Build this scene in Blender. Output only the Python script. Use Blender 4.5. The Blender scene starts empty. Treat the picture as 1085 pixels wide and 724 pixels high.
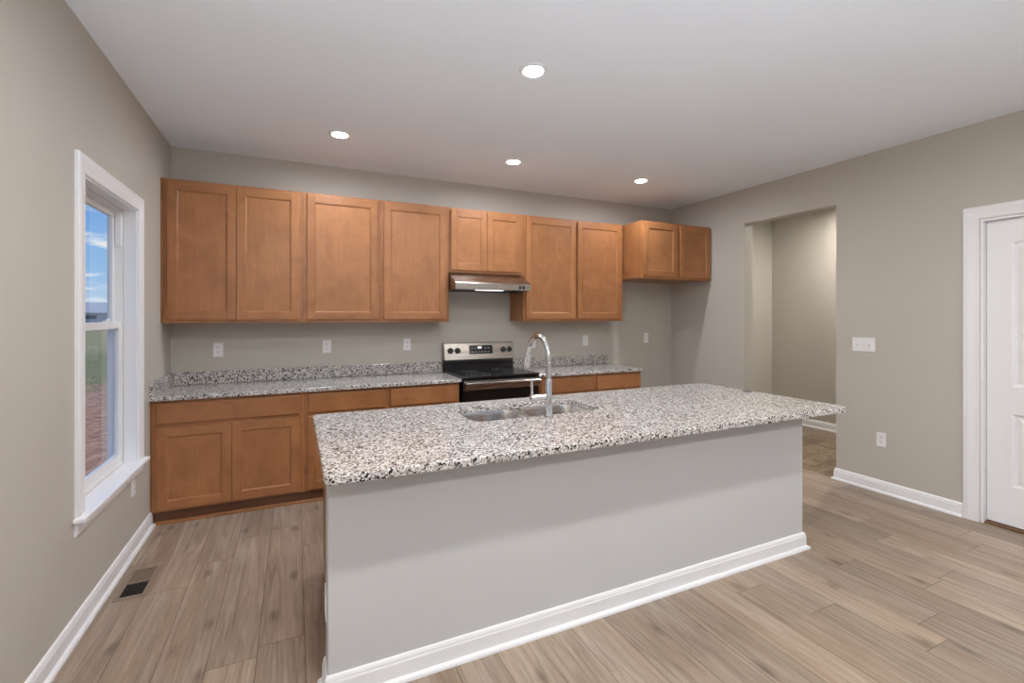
import bpy, bmesh, math, random
from mathutils import Vector
random.seed(7)
S = bpy.context.scene
COL = S.collection

# ------------------------------------------------------------------ camera
H = 2.8215            # ceiling height
XR = 5.284            # right wall plane
YR = -8.0             # rear wall plane (behind the camera)
cam_d = bpy.data.cameras.new('camera')
cam = bpy.data.objects.new('camera', cam_d)
COL.objects.link(cam)
cam.location = (0.9031, -4.5585, 1.4492)
cam.rotation_euler = (math.radians(90), 0, -0.4362)
cam_d.sensor_fit = 'HORIZONTAL'
cam_d.sensor_width = 36.0
cam_d.lens = 493.917 * 36.0 / 1085.0
cam_d.shift_y = (335.6 - 362.0) / 1085.0
cam_d.clip_start = 0.05
cam_d.clip_end = 2000
S.camera = cam

# ------------------------------------------------------------------ exposure, light levels
S.view_settings.view_transform = 'Standard'
S.view_settings.look = 'None'
S.view_settings.gamma = 1.0
S.view_settings.use_curve_mapping = False
S.view_settings.exposure = 0.0
CAN_KITCHEN = 500.0
CAN_ROOM = 980.0
CAN_HALL = 1400.0
FILL_UPLIGHT = 118.0  # added ceiling fill from behind the camera
SKY_STRENGTH = 1.0
SUN_STRENGTH = 3.6
try:
    S.cycles.max_bounces = 14
    S.cycles.diffuse_bounces = 8
    S.cycles.glossy_bounces = 6
    S.cycles.transparent_max_bounces = 12
    S.cycles.sample_clamp_indirect = 6.0
    S.cycles.use_denoising = True
except Exception:
    pass

# ------------------------------------------------------------------ node helpers
class NT:
    def __init__(self, tree):
        self.t = tree; self.n = tree.nodes; self.l = tree.links
    def node(self, typ, **kw):
        nd = self.n.new(typ)
        for k, v in kw.items():
            setattr(nd, k, v)
        return nd
    def put(self, sock, v):
        if isinstance(v, bpy.types.NodeSocket):
            self.l.new(v, sock)
        elif v is not None:
            sock.default_value = v
    def math(self, op, a, b=None, c=None):
        nd = self.node('ShaderNodeMath', operation=op)
        self.put(nd.inputs[0], a)
        if b is not None: self.put(nd.inputs[1], b)
        if c is not None: self.put(nd.inputs[2], c)
        return nd.outputs[0]
    def vmath(self, op, a, b):
        nd = self.node('ShaderNodeVectorMath', operation=op)
        self.put(nd.inputs[0], a); self.put(nd.inputs[1], b)
        return nd.outputs[0]
    def comb(self, x, y, z):
        nd = self.node('ShaderNodeCombineXYZ')
        for i, v in enumerate((x, y, z)): self.put(nd.inputs[i], v)
        return nd.outputs[0]
    def sep(self, v):
        nd = self.node('ShaderNodeSeparateXYZ'); self.put(nd.inputs[0], v)
        return nd.outputs
    def noise(self, vec, scale, detail=3, rough=0.5, dist=0.0):
        nd = self.node('ShaderNodeTexNoise')
        self.put(nd.inputs['Vector'], vec)
        nd.inputs['Scale'].default_value = scale
        nd.inputs['Detail'].default_value = detail
        nd.inputs['Roughness'].default_value = rough
        nd.inputs['Distortion'].default_value = dist
        return nd.outputs[0]
    def white(self, vec):
        nd = self.node('ShaderNodeTexWhiteNoise', noise_dimensions='3D')
        self.put(nd.inputs['Vector'], vec)
        return nd.outputs['Value'], nd.outputs['Color']
    def ramp(self, fac, stops, interp='LINEAR'):
        nd = self.node('ShaderNodeValToRGB')
        cr = nd.color_ramp; cr.interpolation = interp
        while len(cr.elements) > 1: cr.elements.remove(cr.elements[-1])
        cr.elements[0].position = stops[0][0]; cr.elements[0].color = (*stops[0][1], 1)
        for p, c in stops[1:]:
            e = cr.elements.new(p); e.color = (*c, 1)
        self.put(nd.inputs[0], fac)
        return nd.outputs[0]
    def mix(self, fac, a, b, blend='MIX'):
        nd = self.node('ShaderNodeMix', data_type='RGBA', blend_type=blend)
        self.put(nd.inputs[0], fac)
        for s, v in ((nd.inputs[6], a), (nd.inputs[7], b)):
            if isinstance(v, tuple) and len(v) == 3: v = (*v, 1)
            self.put(s, v)
        return nd.outputs[2]
    def maprange(self, v, a, b, c, d):
        nd = self.node('ShaderNodeMapRange')
        for i, x in enumerate((v, a, b, c, d)): self.put(nd.inputs[i], x)
        return nd.outputs[0]

def lin(r, g, b):
    f = lambda c: (c/255/12.92) if c/255 <= 0.04045 else ((c/255+0.055)/1.055)**2.4
    return (f(r), f(g), f(b))

def new_mat(name):
    m = bpy.data.materials.new(name); m.use_nodes = True
    nt = NT(m.node_tree)
    b = nt.n['Principled BSDF']
    return m, nt, b

def plain(name, col, rough=0.5, metal=0.0, noise_amt=0.04, nscale=6.0, bump=0.0, bscale=300.0, spec=0.5):
    m, nt, b = new_mat(name)
    tc = nt.node('ShaderNodeTexCoord')
    n = nt.noise(tc.outputs['Object'], nscale, 3)
    k = nt.maprange(n, 0.3, 0.7, 1-noise_amt, 1+noise_amt)
    c = nt.mix(1.0, col, nt.comb(k, k, k), 'MULTIPLY')
    nt.put(b.inputs['Base Color'], c)
    b.inputs['Roughness'].default_value = rough
    b.inputs['Metallic'].default_value = metal
    b.inputs['Specular IOR Level'].default_value = spec
    if bump:
        bn = nt.node('ShaderNodeBump')
        bn.inputs['Strength'].default_value = bump
        bn.inputs['Distance'].default_value = 0.001
        nt.put(bn.inputs['Height'], nt.noise(tc.outputs['Object'], bscale, 2))
        nt.put(b.inputs['Normal'], bn.outputs[0])
    return m

# ------------------------------------------------------------------ world: blue sky with small clouds
def build_world():
    w = bpy.data.worlds.new('World'); S.world = w; w.use_nodes = True
    nt = NT(w.node_tree)
    for n in list(nt.n): nt.n.remove(n)
    out = nt.node('ShaderNodeOutputWorld'); bg = nt.node('ShaderNodeBackground')
    tc = nt.node('ShaderNodeTexCoord')
    d = tc.outputs['Generated']
    x, y, z = nt.sep(d)
    zz = nt.math('MAXIMUM', z, 0.0)
    sky = nt.ramp(zz, [(0.0, lin(206, 226, 244)), (0.07, lin(150, 196, 240)), (0.22, lin(96, 160, 236)), (0.5, lin(62, 128, 222)), (1.0, lin(48, 104, 200))])
    h = nt.math('ADD', zz, 0.12)
    p = nt.comb(nt.math('DIVIDE', x, h), nt.math('DIVIDE', y, h), nt.math('MULTIPLY', zz, 9.0))
    n = nt.noise(p, 1.9, 7, 0.58, 0.3)
    cl = nt.ramp(n, [(0.0, (0, 0, 0)), (0.535, (0, 0, 0)), (0.65, (1, 1, 1))])
    col = nt.mix(cl, sky, lin(246, 248, 252))
    low = nt.math('LESS_THAN', z, -0.002)
    col = nt.mix(low, col, lin(120, 118, 100))
    nt.put(bg.inputs[0], col); bg.inputs[1].default_value = SKY_STRENGTH
    nt.l.new(bg.outputs[0], out.inputs[0])
build_world()
sl = bpy.data.lights.new('sun', 'SUN'); sl.energy = SUN_STRENGTH; sl.angle = 0.009; sl.color = (1, .95, .88)
so = bpy.data.objects.new('sun', sl); COL.objects.link(so); so.location = (30, 8, 40)
so.rotation_euler = (Vector((0, 0, 0)) - Vector((.62, .22, .75))).to_track_quat('-Z', 'Y').to_euler()
def portal(name, loc, rot, sx, sy):
    l = bpy.data.lights.new(name, 'AREA'); l.shape = 'RECTANGLE'; l.size = sx; l.size_y = sy
    l.cycles.is_portal = True
    o = bpy.data.objects.new(name, l); COL.objects.link(o); o.location = loc; o.rotation_euler = rot
portal('window_portal', (-0.2, -1.31, 1.33), (0, math.radians(-90), 0), 1.7, 0.9)
portal('patio_portal', (2.65, YR-0.22, 1.15), (math.radians(90), 0, 0), 3.9, 2.3)

# ------------------------------------------------------------------ materials
GREIGE = (0.50, 0.468, 0.412)
M_wall = plain('wall_paint', GREIGE, 0.62, 0, 0.012, 1.2, 0.10, 260, 0.35)
M_island = plain('island_paint', (0.565, 0.565, 0.56), 0.62, 0, 0.012, 1.2, 0.10, 260, 0.35)
M_ceil = plain('ceiling_paint', (0.85, 0.895, 0.945), 0.9, 0, 0.01, 1.0, 0.08, 200, 0.2)
M_trim = plain('white_trim_paint', (0.83, 0.835, 0.845), 0.32, 0, 0.01, 3)
M_plast = plain('white_plastic', (0.80, 0.80, 0.80), 0.35, 0, 0.01, 3)
M_vinyl = plain('white_vinyl', (0.80, 0.80, 0.79), 0.35, 0, 0.01, 3)
M_slot = plain('dark_slot', (0.05, 0.05, 0.05), 0.6)
M_black = plain('black_enamel', (0.008, 0.008, 0.009), 0.16)
M_rubber = plain('black_plastic', (0.012, 0.012, 0.012), 0.45)
M_vent = plain('taupe_metal', (0.23, 0.175, 0.13), 0.45)
M_ventdark = plain('dark_grille', (0.016, 0.013, 0.012), 0.7)
M_grey = plain('grey_print', (0.30, 0.30, 0.30), 0.4)
M_ring = plain('burner_print', (0.05, 0.05, 0.052), 0.3)
M_chrome = plain('chrome', (0.66, 0.66, 0.67), 0.09, 1.0, 0.01)
M_thresh = plain('brown_threshold', (0.16, 0.075, 0.035), 0.5, 0, 0.2, 30)

def wood(name, axis, base, dark=0.80):
    m, nt, b = new_mat(name)
    tc = nt.node('ShaderNodeTexCoord'); oi = nt.node('ShaderNodeObjectInfo')
    off = nt.math('MULTIPLY', oi.outputs['Random'], 37.0)
    v = nt.vmath('ADD', tc.outputs['Object'], nt.comb(off, off, off))
    x, y, z = nt.sep(v)
    sc = {'x': (2.2, 60, 60), 'y': (60, 2.2, 60), 'z': (60, 60, 2.2)}[axis]
    g = nt.noise(nt.comb(nt.math('MULTIPLY', x, sc[0]), nt.math('MULTIPLY', y, sc[1]), nt.math('MULTIPLY', z, sc[2])), 1.0, 5, 0.6, 0.6)
    blotch = nt.noise(v, 4.5, 4, 0.6, 0.8)
    k1 = nt.maprange(g, 0.25, 0.75, 0.90, 1.10)
    k2 = nt.maprange(blotch, 0.3, 0.7, 0.84, 1.14)
    kr = nt.maprange(oi.outputs['Random'], 0, 1, 0.94, 1.06)
    k = nt.math('MULTIPLY', nt.math('MULTIPLY', k1, k2), kr)
    vo = nt.node('ShaderNodeTexVoronoi'); nt.put(vo.inputs['Vector'], v); vo.inputs['Scale'].default_value = 3.3
    knot = nt.maprange(nt.math('ADD', vo.outputs['Distance'], nt.math('MULTIPLY', nt.math('SUBTRACT', nt.noise(v, 60, 3), .5), .08)), 0.03, 0.10, 0.74, 1.0)
    k = nt.math('MULTIPLY', k, knot)
    c = nt.mix(1.0, base, nt.comb(k, nt.math('POWER', k, 1.12), nt.math('POWER', k, 1.25)), 'MULTIPLY')
    nt.put(b.inputs['Base Color'], c)
    b.inputs['Roughness'].default_value = 0.36
    b.inputs['Specular IOR Level'].default_value = 0.45
    return m
UP = (0.345, 0.145, 0.054)
M_wz = wood('maple_vertical', 'z', UP); M_wx = wood('maple_horizontal', 'x', UP); M_wy = wood('maple_side', 'z', UP)
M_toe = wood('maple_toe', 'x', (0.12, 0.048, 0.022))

def granite():
    m, nt, b = new_mat('speckled_granite')
    geo = nt.node('ShaderNodeNewGeometry')
    p = geo.outputs['Position']
    w = nt.node('ShaderNodeTexNoise'); nt.put(w.inputs['Vector'], p); w.inputs['Scale'].default_value = 120
    ofs = nt.node('ShaderNodeVectorMath', operation='MULTIPLY_ADD')
    nt.put(ofs.inputs[0], w.outputs['Color']); ofs.inputs[1].default_value = (.006, .006, .006); nt.put(ofs.inputs[2], p)
    v1 = nt.node('ShaderNodeTexVoronoi'); nt.put(v1.inputs['Vector'], ofs.outputs[0]); v1.inputs['Scale'].default_value = 190
    r, g, bb = nt.sep(v1.outputs['Color'])
    base = nt.ramp(r, [(0.0, lin(48, 47, 50)), (0.10, lin(112, 108, 108)), (0.25, lin(158, 149, 141)), (0.44, lin(196, 189, 181)), (0.68, lin(217, 214, 210)), (0.87, lin(146, 140, 136))], 'CONSTANT')
    v2 = nt.node('ShaderNodeTexVoronoi'); nt.put(v2.inputs['Vector'], ofs.outputs[0]); v2.inputs['Scale'].default_value = 120
    r2, g2, b2 = nt.sep(v2.outputs['Color'])
    blk = nt.math('LESS_THAN', r2, 0.09)
    c = nt.mix(blk, base, lin(30, 31, 36))
    wht = nt.math('GREATER_THAN', r2, 0.80)
    c = nt.mix(nt.math('MULTIPLY', wht, .8), c, lin(220, 217, 213))
    nt.put(b.inputs['Base Color'], c)
    b.inputs['Roughness'].default_value = 0.13
    b.inputs['Specular IOR Level'].default_value = 0.5
    return m
M_gran = granite()

def steel(name, axis='x', col=(0.40, 0.365, 0.33), rough=0.24):
    m, nt, b = new_mat(name)
    tc = nt.node('ShaderNodeTexCoord'); x, y, z = nt.sep(tc.outputs['Object'])
    s = {'x': (3, 400, 400), 'z': (400, 400, 3), 'y': (400, 3, 400)}[axis]
    n = nt.noise(nt.comb(nt.math('MULTIPLY', x, s[0]), nt.math('MULTIPLY', y, s[1]), nt.math('MULTIPLY', z, s[2])), 1, 3)
    nt.put(b.inputs['Base Color'], nt.mix(nt.maprange(n, .3, .7, 0, 1), tuple(c*.92 for c in col), tuple(min(1, c*1.06) for c in col)))
    b.inputs['Metallic'].default_value = 1.0
    nt.put(b.inputs['Roughness'], nt.maprange(n, .3, .7, rough-.04, rough+.06))
    return m
M_steel = steel('brushed_steel')
M_sink = steel('sink_steel', 'x', (0.74, 0.73, 0.71), 0.17)

def floor_mat():
    m, nt, b = new_mat('oak_plank_floor')
    geo = nt.node('ShaderNodeNewGeometry')
    x, y, z = nt.sep(geo.outputs['Position'])
    W, L = 0.187, 1.24
    u = nt.math('DIVIDE', nt.math('SUBTRACT', x, 0.0095), W)
    row = nt.math('FLOOR', u); fu = nt.math('SUBTRACT', u, row)
    hr, _ = nt.white(nt.comb(row, 3.1, 7.7))
    v = nt.math('ADD', nt.math('DIVIDE', y, L), nt.math('ADD', nt.math('MULTIPLY', hr, 5.0), 40.0))
    col_i = nt.math('FLOOR', v); fv = nt.math('SUBTRACT', v, col_i)
    pid = nt.comb(row, col_i, 1.3)
    rv, rc = nt.white(pid)
    r1, r2, r3 = nt.sep(rc)
    # grain in plank space
    gx = nt.math('ADD', nt.math('MULTIPLY', x, 1.0), nt.math('MULTIPLY', r1, 30.0))
    gy = nt.math('ADD', y, nt.math('MULTIPLY', r2, 50.0))
    g1 = nt.noise(nt.comb(nt.math('MULTIPLY', gx, 23), nt.math('MULTIPLY', gy, 1.25), 0.0), 1.0, 7, 0.66, 1.5)
    g2 = nt.noise(nt.comb(nt.math('MULTIPLY', gx, 170), nt.math('MULTIPLY', gy, 5.0), 2.0), 1.0, 3, 0.6, 0.3)
    g3 = nt.noise(nt.comb(nt.math('MULTIPLY', gx, 6), nt.math('MULTIPLY', gy, .9), 5.0), 1.0, 4, 0.55, 0.8)
    base = nt.ramp(g1, [(0.25, lin(112, 97, 84)), (0.42, lin(148, 133, 118)), (0.58, lin(170, 155, 139)), (0.80, lin(186, 172, 156))])
    base = nt.mix(nt.maprange(g3, .35, .7, 0.0, .5), base, lin(144, 118, 96))
    k = nt.math('MULTIPLY', nt.maprange(rv, 0, 1, 0.77, 1.12), nt.maprange(g2, .3, .7, .84, 1.11))
    # knots
    vo = nt.node('ShaderNodeTexVoronoi', voronoi_dimensions='2D'); vo.inputs['Scale'].default_value = 1.0
    nt.put(vo.inputs['Vector'], nt.comb(nt.math('MULTIPLY', gx, 3.4), nt.math('MULTIPLY', gy, 1.5), 0.0))
    kn = nt.maprange(nt.math('ADD', vo.outputs['Distance'], nt.math('MULTIPLY', nt.math('SUBTRACT', g1, .5), .16)), 0.01, 0.10, 0.55, 1.0)
    k = nt.math('MULTIPLY', k, kn)
    c = nt.mix(1.0, base, nt.comb(k, k, k), 'MULTIPLY')
    c = nt.mix(nt.maprange(r3, 0, 1, 0.0, 0.22), c, nt.mix(1.0, c, (1.05, .90, .74), 'MULTIPLY'))
    eu = nt.math('MULTIPLY', nt.math('MINIMUM', fu, nt.math('SUBTRACT', 1.0, fu)), W)
    ev = nt.math('MULTIPLY', nt.math('MINIMUM', fv, nt.math('SUBTRACT', 1.0, fv)), L)
    e = nt.math('MINIMUM', eu, ev)
    seam = nt.maprange(e, 0.0006, 0.0028, 1.0, 0.0)
    c = nt.mix(nt.math('MULTIPLY', seam, .72), c, lin(70, 54, 42))
    nt.put(b.inputs['Base Color'], c)
    nt.put(b.inputs['Roughness'], nt.maprange(g2, .3, .7, 0.30, 0.42))
    b.inputs['Specular IOR Level'].default_value = 0.45
    bn = nt.node('ShaderNodeBump'); bn.inputs['Strength'].default_value = .25; bn.inputs['Distance'].default_value = .001
    nt.put(bn.inputs['Height'], nt.math('SUBTRACT', nt.math('MULTIPLY', g2, .35), seam))
    nt.put(b.inputs['Normal'], bn.outputs[0])
    return m
M_floor = floor_mat()

def tile_mat():
    m, nt, b = new_mat('stone_tile_floor')
    geo = nt.node('ShaderNodeNewGeometry'); x, y, z = nt.sep(geo.outputs['Position'])
    W, L = .305, .305
    u = nt.math('DIVIDE', nt.math('SUBTRACT', x, XR), W); iu = nt.math('FLOOR', u); fu = nt.math('SUBTRACT', u, iu)
    v = nt.math('DIVIDE', y, L); iv = nt.math('FLOOR', v); fv = nt.math('SUBTRACT', v, iv)
    rv, rc = nt.white(nt.comb(iu, iv, .7)); r1, r2, r3 = nt.sep(rc)
    p = nt.comb(nt.math('ADD', x, nt.math('MULTIPLY', r1, 9)), nt.math('ADD', y, nt.math('MULTIPLY', r2, 9)), 0.0)
    n = nt.noise(p, 9, 6, .6, 1.5)
    c = nt.ramp(n, [(.28, lin(82, 68, 52)), (.48, lin(122, 104, 82)), (.72, lin(162, 144, 120))])
    k = nt.maprange(rv, 0, 1, .82, 1.12); c = nt.mix(1.0, c, nt.comb(k, k, k), 'MULTIPLY')
    e = nt.math('MINIMUM', nt.math('MINIMUM', fu, nt.math('SUBTRACT', 1.0, fu)), nt.math('MINIMUM', fv, nt.math('SUBTRACT', 1.0, fv)))
    c = nt.mix(nt.maprange(e, .008, .014, 1.0, 0.0), c, lin(160, 146, 126))
    nt.put(b.inputs['Base Color'], c); b.inputs['Roughness'].default_value = .35
    return m
M_tile = tile_mat()

def glass_mat():
    m, nt, b = new_mat('window_glass')
    nt.n.remove(b); out = nt.n['Material Output']
    tr = nt.node('ShaderNodeBsdfTransparent'); tr.inputs[0].default_value = (.96, .975, .975, 1)
    gl = nt.node('ShaderNodeBsdfGlossy'); gl.inputs['Roughness'].default_value = .01
    fr = nt.node('ShaderNodeFresnel'); fr.inputs['IOR'].default_value = 1.25
    mx = nt.node('ShaderNodeMixShader')
    geo = nt.node('ShaderNodeNewGeometry')
    nt.put(mx.inputs[0], nt.math('MULTIPLY', fr.outputs[0], nt.math('SUBTRACT', 1.0, geo.outputs['Backfacing'])))
    nt.l.new(tr.outputs[0], mx.inputs[1]); nt.l.new(gl.outputs[0], mx.inputs[2])
    nt.l.new(mx.outputs[0], out.inputs[0])
    return m
M_glass = glass_mat()

def emit_mat(name, col, strength):
    m, nt, b = new_mat(name)
    b.inputs['Base Color'].default_value = (.8, .8, .8, 1)
    b.inputs['Emission Color'].default_value = (*col, 1); b.inputs['Emission Strength'].default_value = strength
    return m

def ground_mat():
    m, nt, b = new_mat('grass_and_dirt')
    geo = nt.node('ShaderNodeNewGeometry'); x, y, z = nt.sep(geo.outputs['Position'])
    n1 = nt.noise(geo.outputs['Position'], .35, 5, .6); n2 = nt.noise(geo.outputs['Position'], 6, 6, .7)
    grass = nt.ramp(n2, [(.3, lin(70, 80, 46)), (.5, lin(104, 112, 70)), (.7, lin(136, 132, 92))])
    dirt = nt.ramp(n2, [(.3, lin(96, 70, 56)), (.5, lin(150, 116, 96)), (.7, lin(190, 160, 138))])
    f = nt.math('ADD', y, nt.math('MULTIPLY', nt.math('SUBTRACT', n1, .5), 14.0))
    c = nt.mix(nt.maprange(f, 10.5, 13.0, 0.0, 1.0), dirt, grass)
    c = nt.mix(nt.maprange(f, 24, 30, 0.0, .6), c, lin(150, 142, 104))
    nt.put(b.inputs['Base Color'], c); b.inputs['Roughness'].default_value = .95
    return m
M_ground = ground_mat()
M_siding = plain('grey_siding', lin(190, 196, 204), .8, 0, .05)
M_roof = plain('grey_shingles', lin(160, 168, 180), .9, 0, .12, 3)
M_dglass = plain('dark_house_glass', lin(70, 84, 100), .15)

# ------------------------------------------------------------------ mesh helpers
def bm_box(bm, x0, x1, y0, y1, z0, z1, mi=0):
    vs = [bm.verts.new((x, y, z)) for z in (z0, z1) for y in (y0, y1) for x in (x0, x1)]
    for f in ((0, 2, 3, 1), (4, 5, 7, 6), (0, 1, 5, 4), (2, 6, 7, 3), (0, 4, 6, 2), (1, 3, 7, 5)):
        bm.faces.new([vs[i] for i in f]).material_index = mi
    return vs

def bm_prism(bm, pts, a, b, mapf, mi=0):
    """closed 2-D outline extruded between levels a and b"""
    lo = [bm.verts.new(mapf(p[0], p[1], a)) for p in pts]; hi = [bm.verts.new(mapf(p[0], p[1], b)) for p in pts]
    n = len(pts)
    bm.faces.new(lo).material_index = mi; bm.faces.new(hi).material_index = mi
    for i in range(n):
        bm.faces.new((lo[i], lo[(i+1) % n], hi[(i+1) % n], hi[i])).material_index = mi

def bm_tube(bm, path, rad, seg=16, mi=0, cap=True):
    path = [Vector(p) for p in path]
    rads = rad if isinstance(rad, (list, tuple)) else [rad]*len(path)
    rings = []; up = None
    for i, p in enumerate(path):
        t = (path[min(i+1, len(path)-1)] - path[max(i-1, 0)]).normalized()
        if up is None:
            up = Vector((0, 0, 1)) if abs(t.z) < .9 else Vector((1, 0, 0))
        s = t.cross(up).normalized(); up = s.cross(t).normalized()
        rings.append([bm.verts.new(p + rads[i]*(math.cos(2*math.pi*k/seg)*s + math.sin(2*math.pi*k/seg)*up)) for k in range(seg)])
    for a, b in zip(rings, rings[1:]):
        for k in range(seg):
            bm.faces.new((a[k], a[(k+1) % seg], b[(k+1) % seg], b[k])).material_index = mi
    if cap:
        bm.faces.new(rings[0]).material_index = mi; bm.faces.new(rings[-1]).material_index = mi

def bm_lathe(bm, prof, c, seg=32, axis='z', mi=0):
    c = Vector(c); rings = []
    for r, h in prof:
        ring = []
        for k in range(seg):
            a = 2*math.pi*k/seg; q = (r*math.cos(a), r*math.sin(a))
            v = {'z': Vector((q[0], q[1], h)), 'y': Vector((q[0], h, q[1])), 'x': Vector((h, q[0], q[1]))}[axis]
            ring.append(bm.verts.new(c+v))
        rings.append(ring)
    for a, b in zip(rings, rings[1:]):
        for k in range(seg):
            bm.faces.new((a[k], a[(k+1) % seg], b[(k+1) % seg], b[k])).material_index = mi
    bm.faces.new(rings[0]).material_index = mi; bm.faces.new(rings[-1]).material_index = mi

def bm_sweep(bm, path, prof, side, mapf, closed=False, mi=0):
    """profile (d outward in plane, h out of plane) mitred along a 2-D path; side=+1: outward is left of travel"""
    n = len(path); rings = []
    def nrm(a, b):
        dx, dy = b[0]-a[0], b[1]-a[1]; L = math.hypot(dx, dy)
        return (-dy/L*side, dx/L*side)
    for i in range(n):
        ns = []
        if closed or i > 0: ns.append(nrm(path[i-1], path[i]))
        if closed or i < n-1: ns.append(nrm(path[i], path[(i+1) % n]))
        if len(ns) == 1: m = ns[0]
        else:
            sx, sy = ns[0][0]+ns[1][0], ns[0][1]+ns[1][1]; k = 2/(sx*sx+sy*sy); m = (sx*k, sy*k)
        rings.append([bm.verts.new(mapf(path[i][0]+d*m[0], path[i][1]+d*m[1], h)) for d, h in prof])
    np_ = len(prof); pairs = list(zip(rings, rings[1:])) + ([(rings[-1], rings[0])] if closed else [])
    for a, b in pairs:
        for k in range(np_):
            bm.faces.new((a[k], a[(k+1) % np_], b[(k+1) % np_], b[k])).material_index = mi
    if not closed:
        bm.faces.new(rings[0]).material_index = mi; bm.faces.new(rings[-1]).material_index = mi

ORIG = {}
def obj(name, bm, mats, parent=None, bevel=0.0, smooth=None, loc=None, seg=2):
    """link bm (world coordinates) as one mesh object; smooth = sharp-edge angle in degrees"""
    bmesh.ops.recalc_face_normals(bm, faces=bm.faces[:])
    if parent is not None:
        o3 = ORIG[parent.name]
    else:
        if loc is None:
            xs = [v.co for v in bm.verts]
            loc = ((min(v.x for v in xs)+max(v.x for v in xs))/2, (min(v.y for v in xs)+max(v.y for v in xs))/2, min(v.z for v in xs))
        o3 = Vector(loc)
    bmesh.ops.translate(bm, vec=-Vector(o3), verts=bm.verts[:])
    me = bpy.data.meshes.new(name); bm.to_mesh(me); bm.free()
    for m in (mats if isinstance(mats, (list, tuple)) else [mats]): me.materials.append(m)
    if smooth is not None:
        for p in me.polygons: p.use_smooth = True
        me.set_sharp_from_angle(angle=math.radians(smooth))
    o = bpy.data.objects.new(name, me); COL.objects.link(o)
    if parent is None: o.location = o3
    else: o.parent = parent
    ORIG[o.name] = Vector(o3)
    if bevel:
        md = o.modifiers.new('bevel', 'BEVEL'); md.width = bevel; md.segments = seg; md.limit_method = 'ANGLE'; md.angle_limit = math.radians(50)
    return o

def box(name, b, mats, parent=None, bevel=0.0, seg=2):
    bm = bmesh.new(); bm_box(bm, *b); return obj(name, bm, mats, parent, bevel, seg=seg)
def boxes(name, bs, mats, parent=None, bevel=0.0):
    bm = bmesh.new()
    for b in bs: bm_box(bm, *b)
    return obj(name, bm, mats, parent, bevel)
def struct(o, label=None):
    o['kind'] = 'structure'
    if label: o['label'] = label
    return o
def tag(o, label, cat, group=None):
    o['label'] = label; o['category'] = cat
    if group: o['group'] = group
    return o
def thing(name, loc, label, cat, group=None):
    o = bpy.data.objects.new(name, None); COL.objects.link(o); o.location = loc; o.empty_display_size = .1
    ORIG[o.name] = Vector(loc)
    return tag(o, label, cat, group)
def dup(root, loc, label, group=None, rotz=None):
    r = root.copy(); COL.objects.link(r); r.location = loc; r['label'] = label
    if rotz is not None: r.rotation_euler = (0, 0, rotz)
    if group: r['group'] = group
    for ch in list(root.children):
        c = ch.copy(); COL.objects.link(c); c.parent = r
        for g in ch.children:
            d = g.copy(); COL.objects.link(d); d.parent = c
    return r
XY = lambda a, b, h: (a, b, h)

# ------------------------------------------------------------------ room shell
T = 0.17
HX = 7.05             # far wall of the hall
HB = -0.116           # back wall of the hall
WIN = (-1.73, -0.885, 0.535, 2.125)       # window opening on the left wall (y0,y1,z0,z1)
OPN = (-2.01, -1.076, 2.448)              # cased opening on the right wall
DOR = (-3.80, -2.975, 2.135)              # door opening on the right wall
PAT = (0.70, 4.60, 2.30)                  # rear wall opening for the added patio door, sized for daylight
struct(box('floor', (0, XR, YR, 0, -.12, 0), M_floor))
struct(box('floor_hall', (XR+.0005, HX, -3.4, HB, -.12, 0), M_tile))
struct(box('ceiling', (-T, XR+.12, YR-T, T, H, H+.15), M_ceil))
struct(box('ceiling_hall', (XR+.1205, HX+.12, -3.5, HB+.12, H, H+.15), M_ceil))
TL = 0.128
struct(boxes('wall_left', [(-TL, 0, YR-T, WIN[0], -.12, H), (-TL, 0, WIN[1], T, -.12, H), (-TL, 0, WIN[0], WIN[1], -.12, WIN[2]), (-TL, 0, WIN[0], WIN[1], WIN[3], H)], M_wall))
struct(box('wall_back', (0, XR, 0, T, -.12, H), M_wall))
struct(boxes('wall_right', [(XR, XR+.12, OPN[1], T, 0, H), (XR, XR+.12, DOR[1], OPN[0], 0, H), (XR, XR+.12, YR-T, DOR[0], 0, H),
                            (XR, XR+.12, OPN[0], OPN[1], OPN[2], H), (XR, XR+.12, DOR[0], DOR[1], DOR[2], H)], M_wall))
struct(boxes('wall_rear', [(0, PAT[0], YR-T, YR, -.12, H), (PAT[1], XR, YR-T, YR, -.12, H), (PAT[0], PAT[1], YR-T, YR, PAT[2], H)], M_wall))
struct(box('wall_hall', (HX, HX+.12, -3.5, HB+.12, 0, H), M_wall))
struct(box('wall_hall_back', (XR+.12, HX, HB, HB+.12, 0, H), M_wall))
struct(box('wall_hall_front', (XR+.12, HX, -3.5, -3.4, 0, H), M_wall))

BASE = [(0, 0), (.031, 0), (.0305, .008), (.027, .014), (.021, .018), (.0145, .0195), (.014, .074), (.0115, .080), (.0105, .088), (.007, .096), (.003, .1), (0, .1)]
def baseboard(name, path, side, parent=None, mat=None):
    bm = bmesh.new(); bm_sweep(bm, path, BASE, side, XY)
    return obj(name, bm, mat or M_trim, parent)
struct(baseboard('baseboard_left', [(0, YR), (0, -.585)], -1))
struct(baseboard('baseboard_right', [(XR+.118, OPN[0]), (XR, OPN[0]), (XR, -2.884)], -1))
struct(baseboard('baseboard_back', [(4.287, 0), (XR, 0), (XR, OPN[1]), (XR+.118, OPN[1])], -1))
struct(baseboard('baseboard_front', [(XR, -3.893), (XR, YR), (PAT[1]+.09, YR)], -1))
struct(baseboard('baseboard_rear', [(PAT[0]-.09, YR), (.032, YR)], -1))
struct(baseboard('baseboard_hall', [(XR+.12, HB), (HX, HB), (HX, -3.4)], -1))

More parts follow.
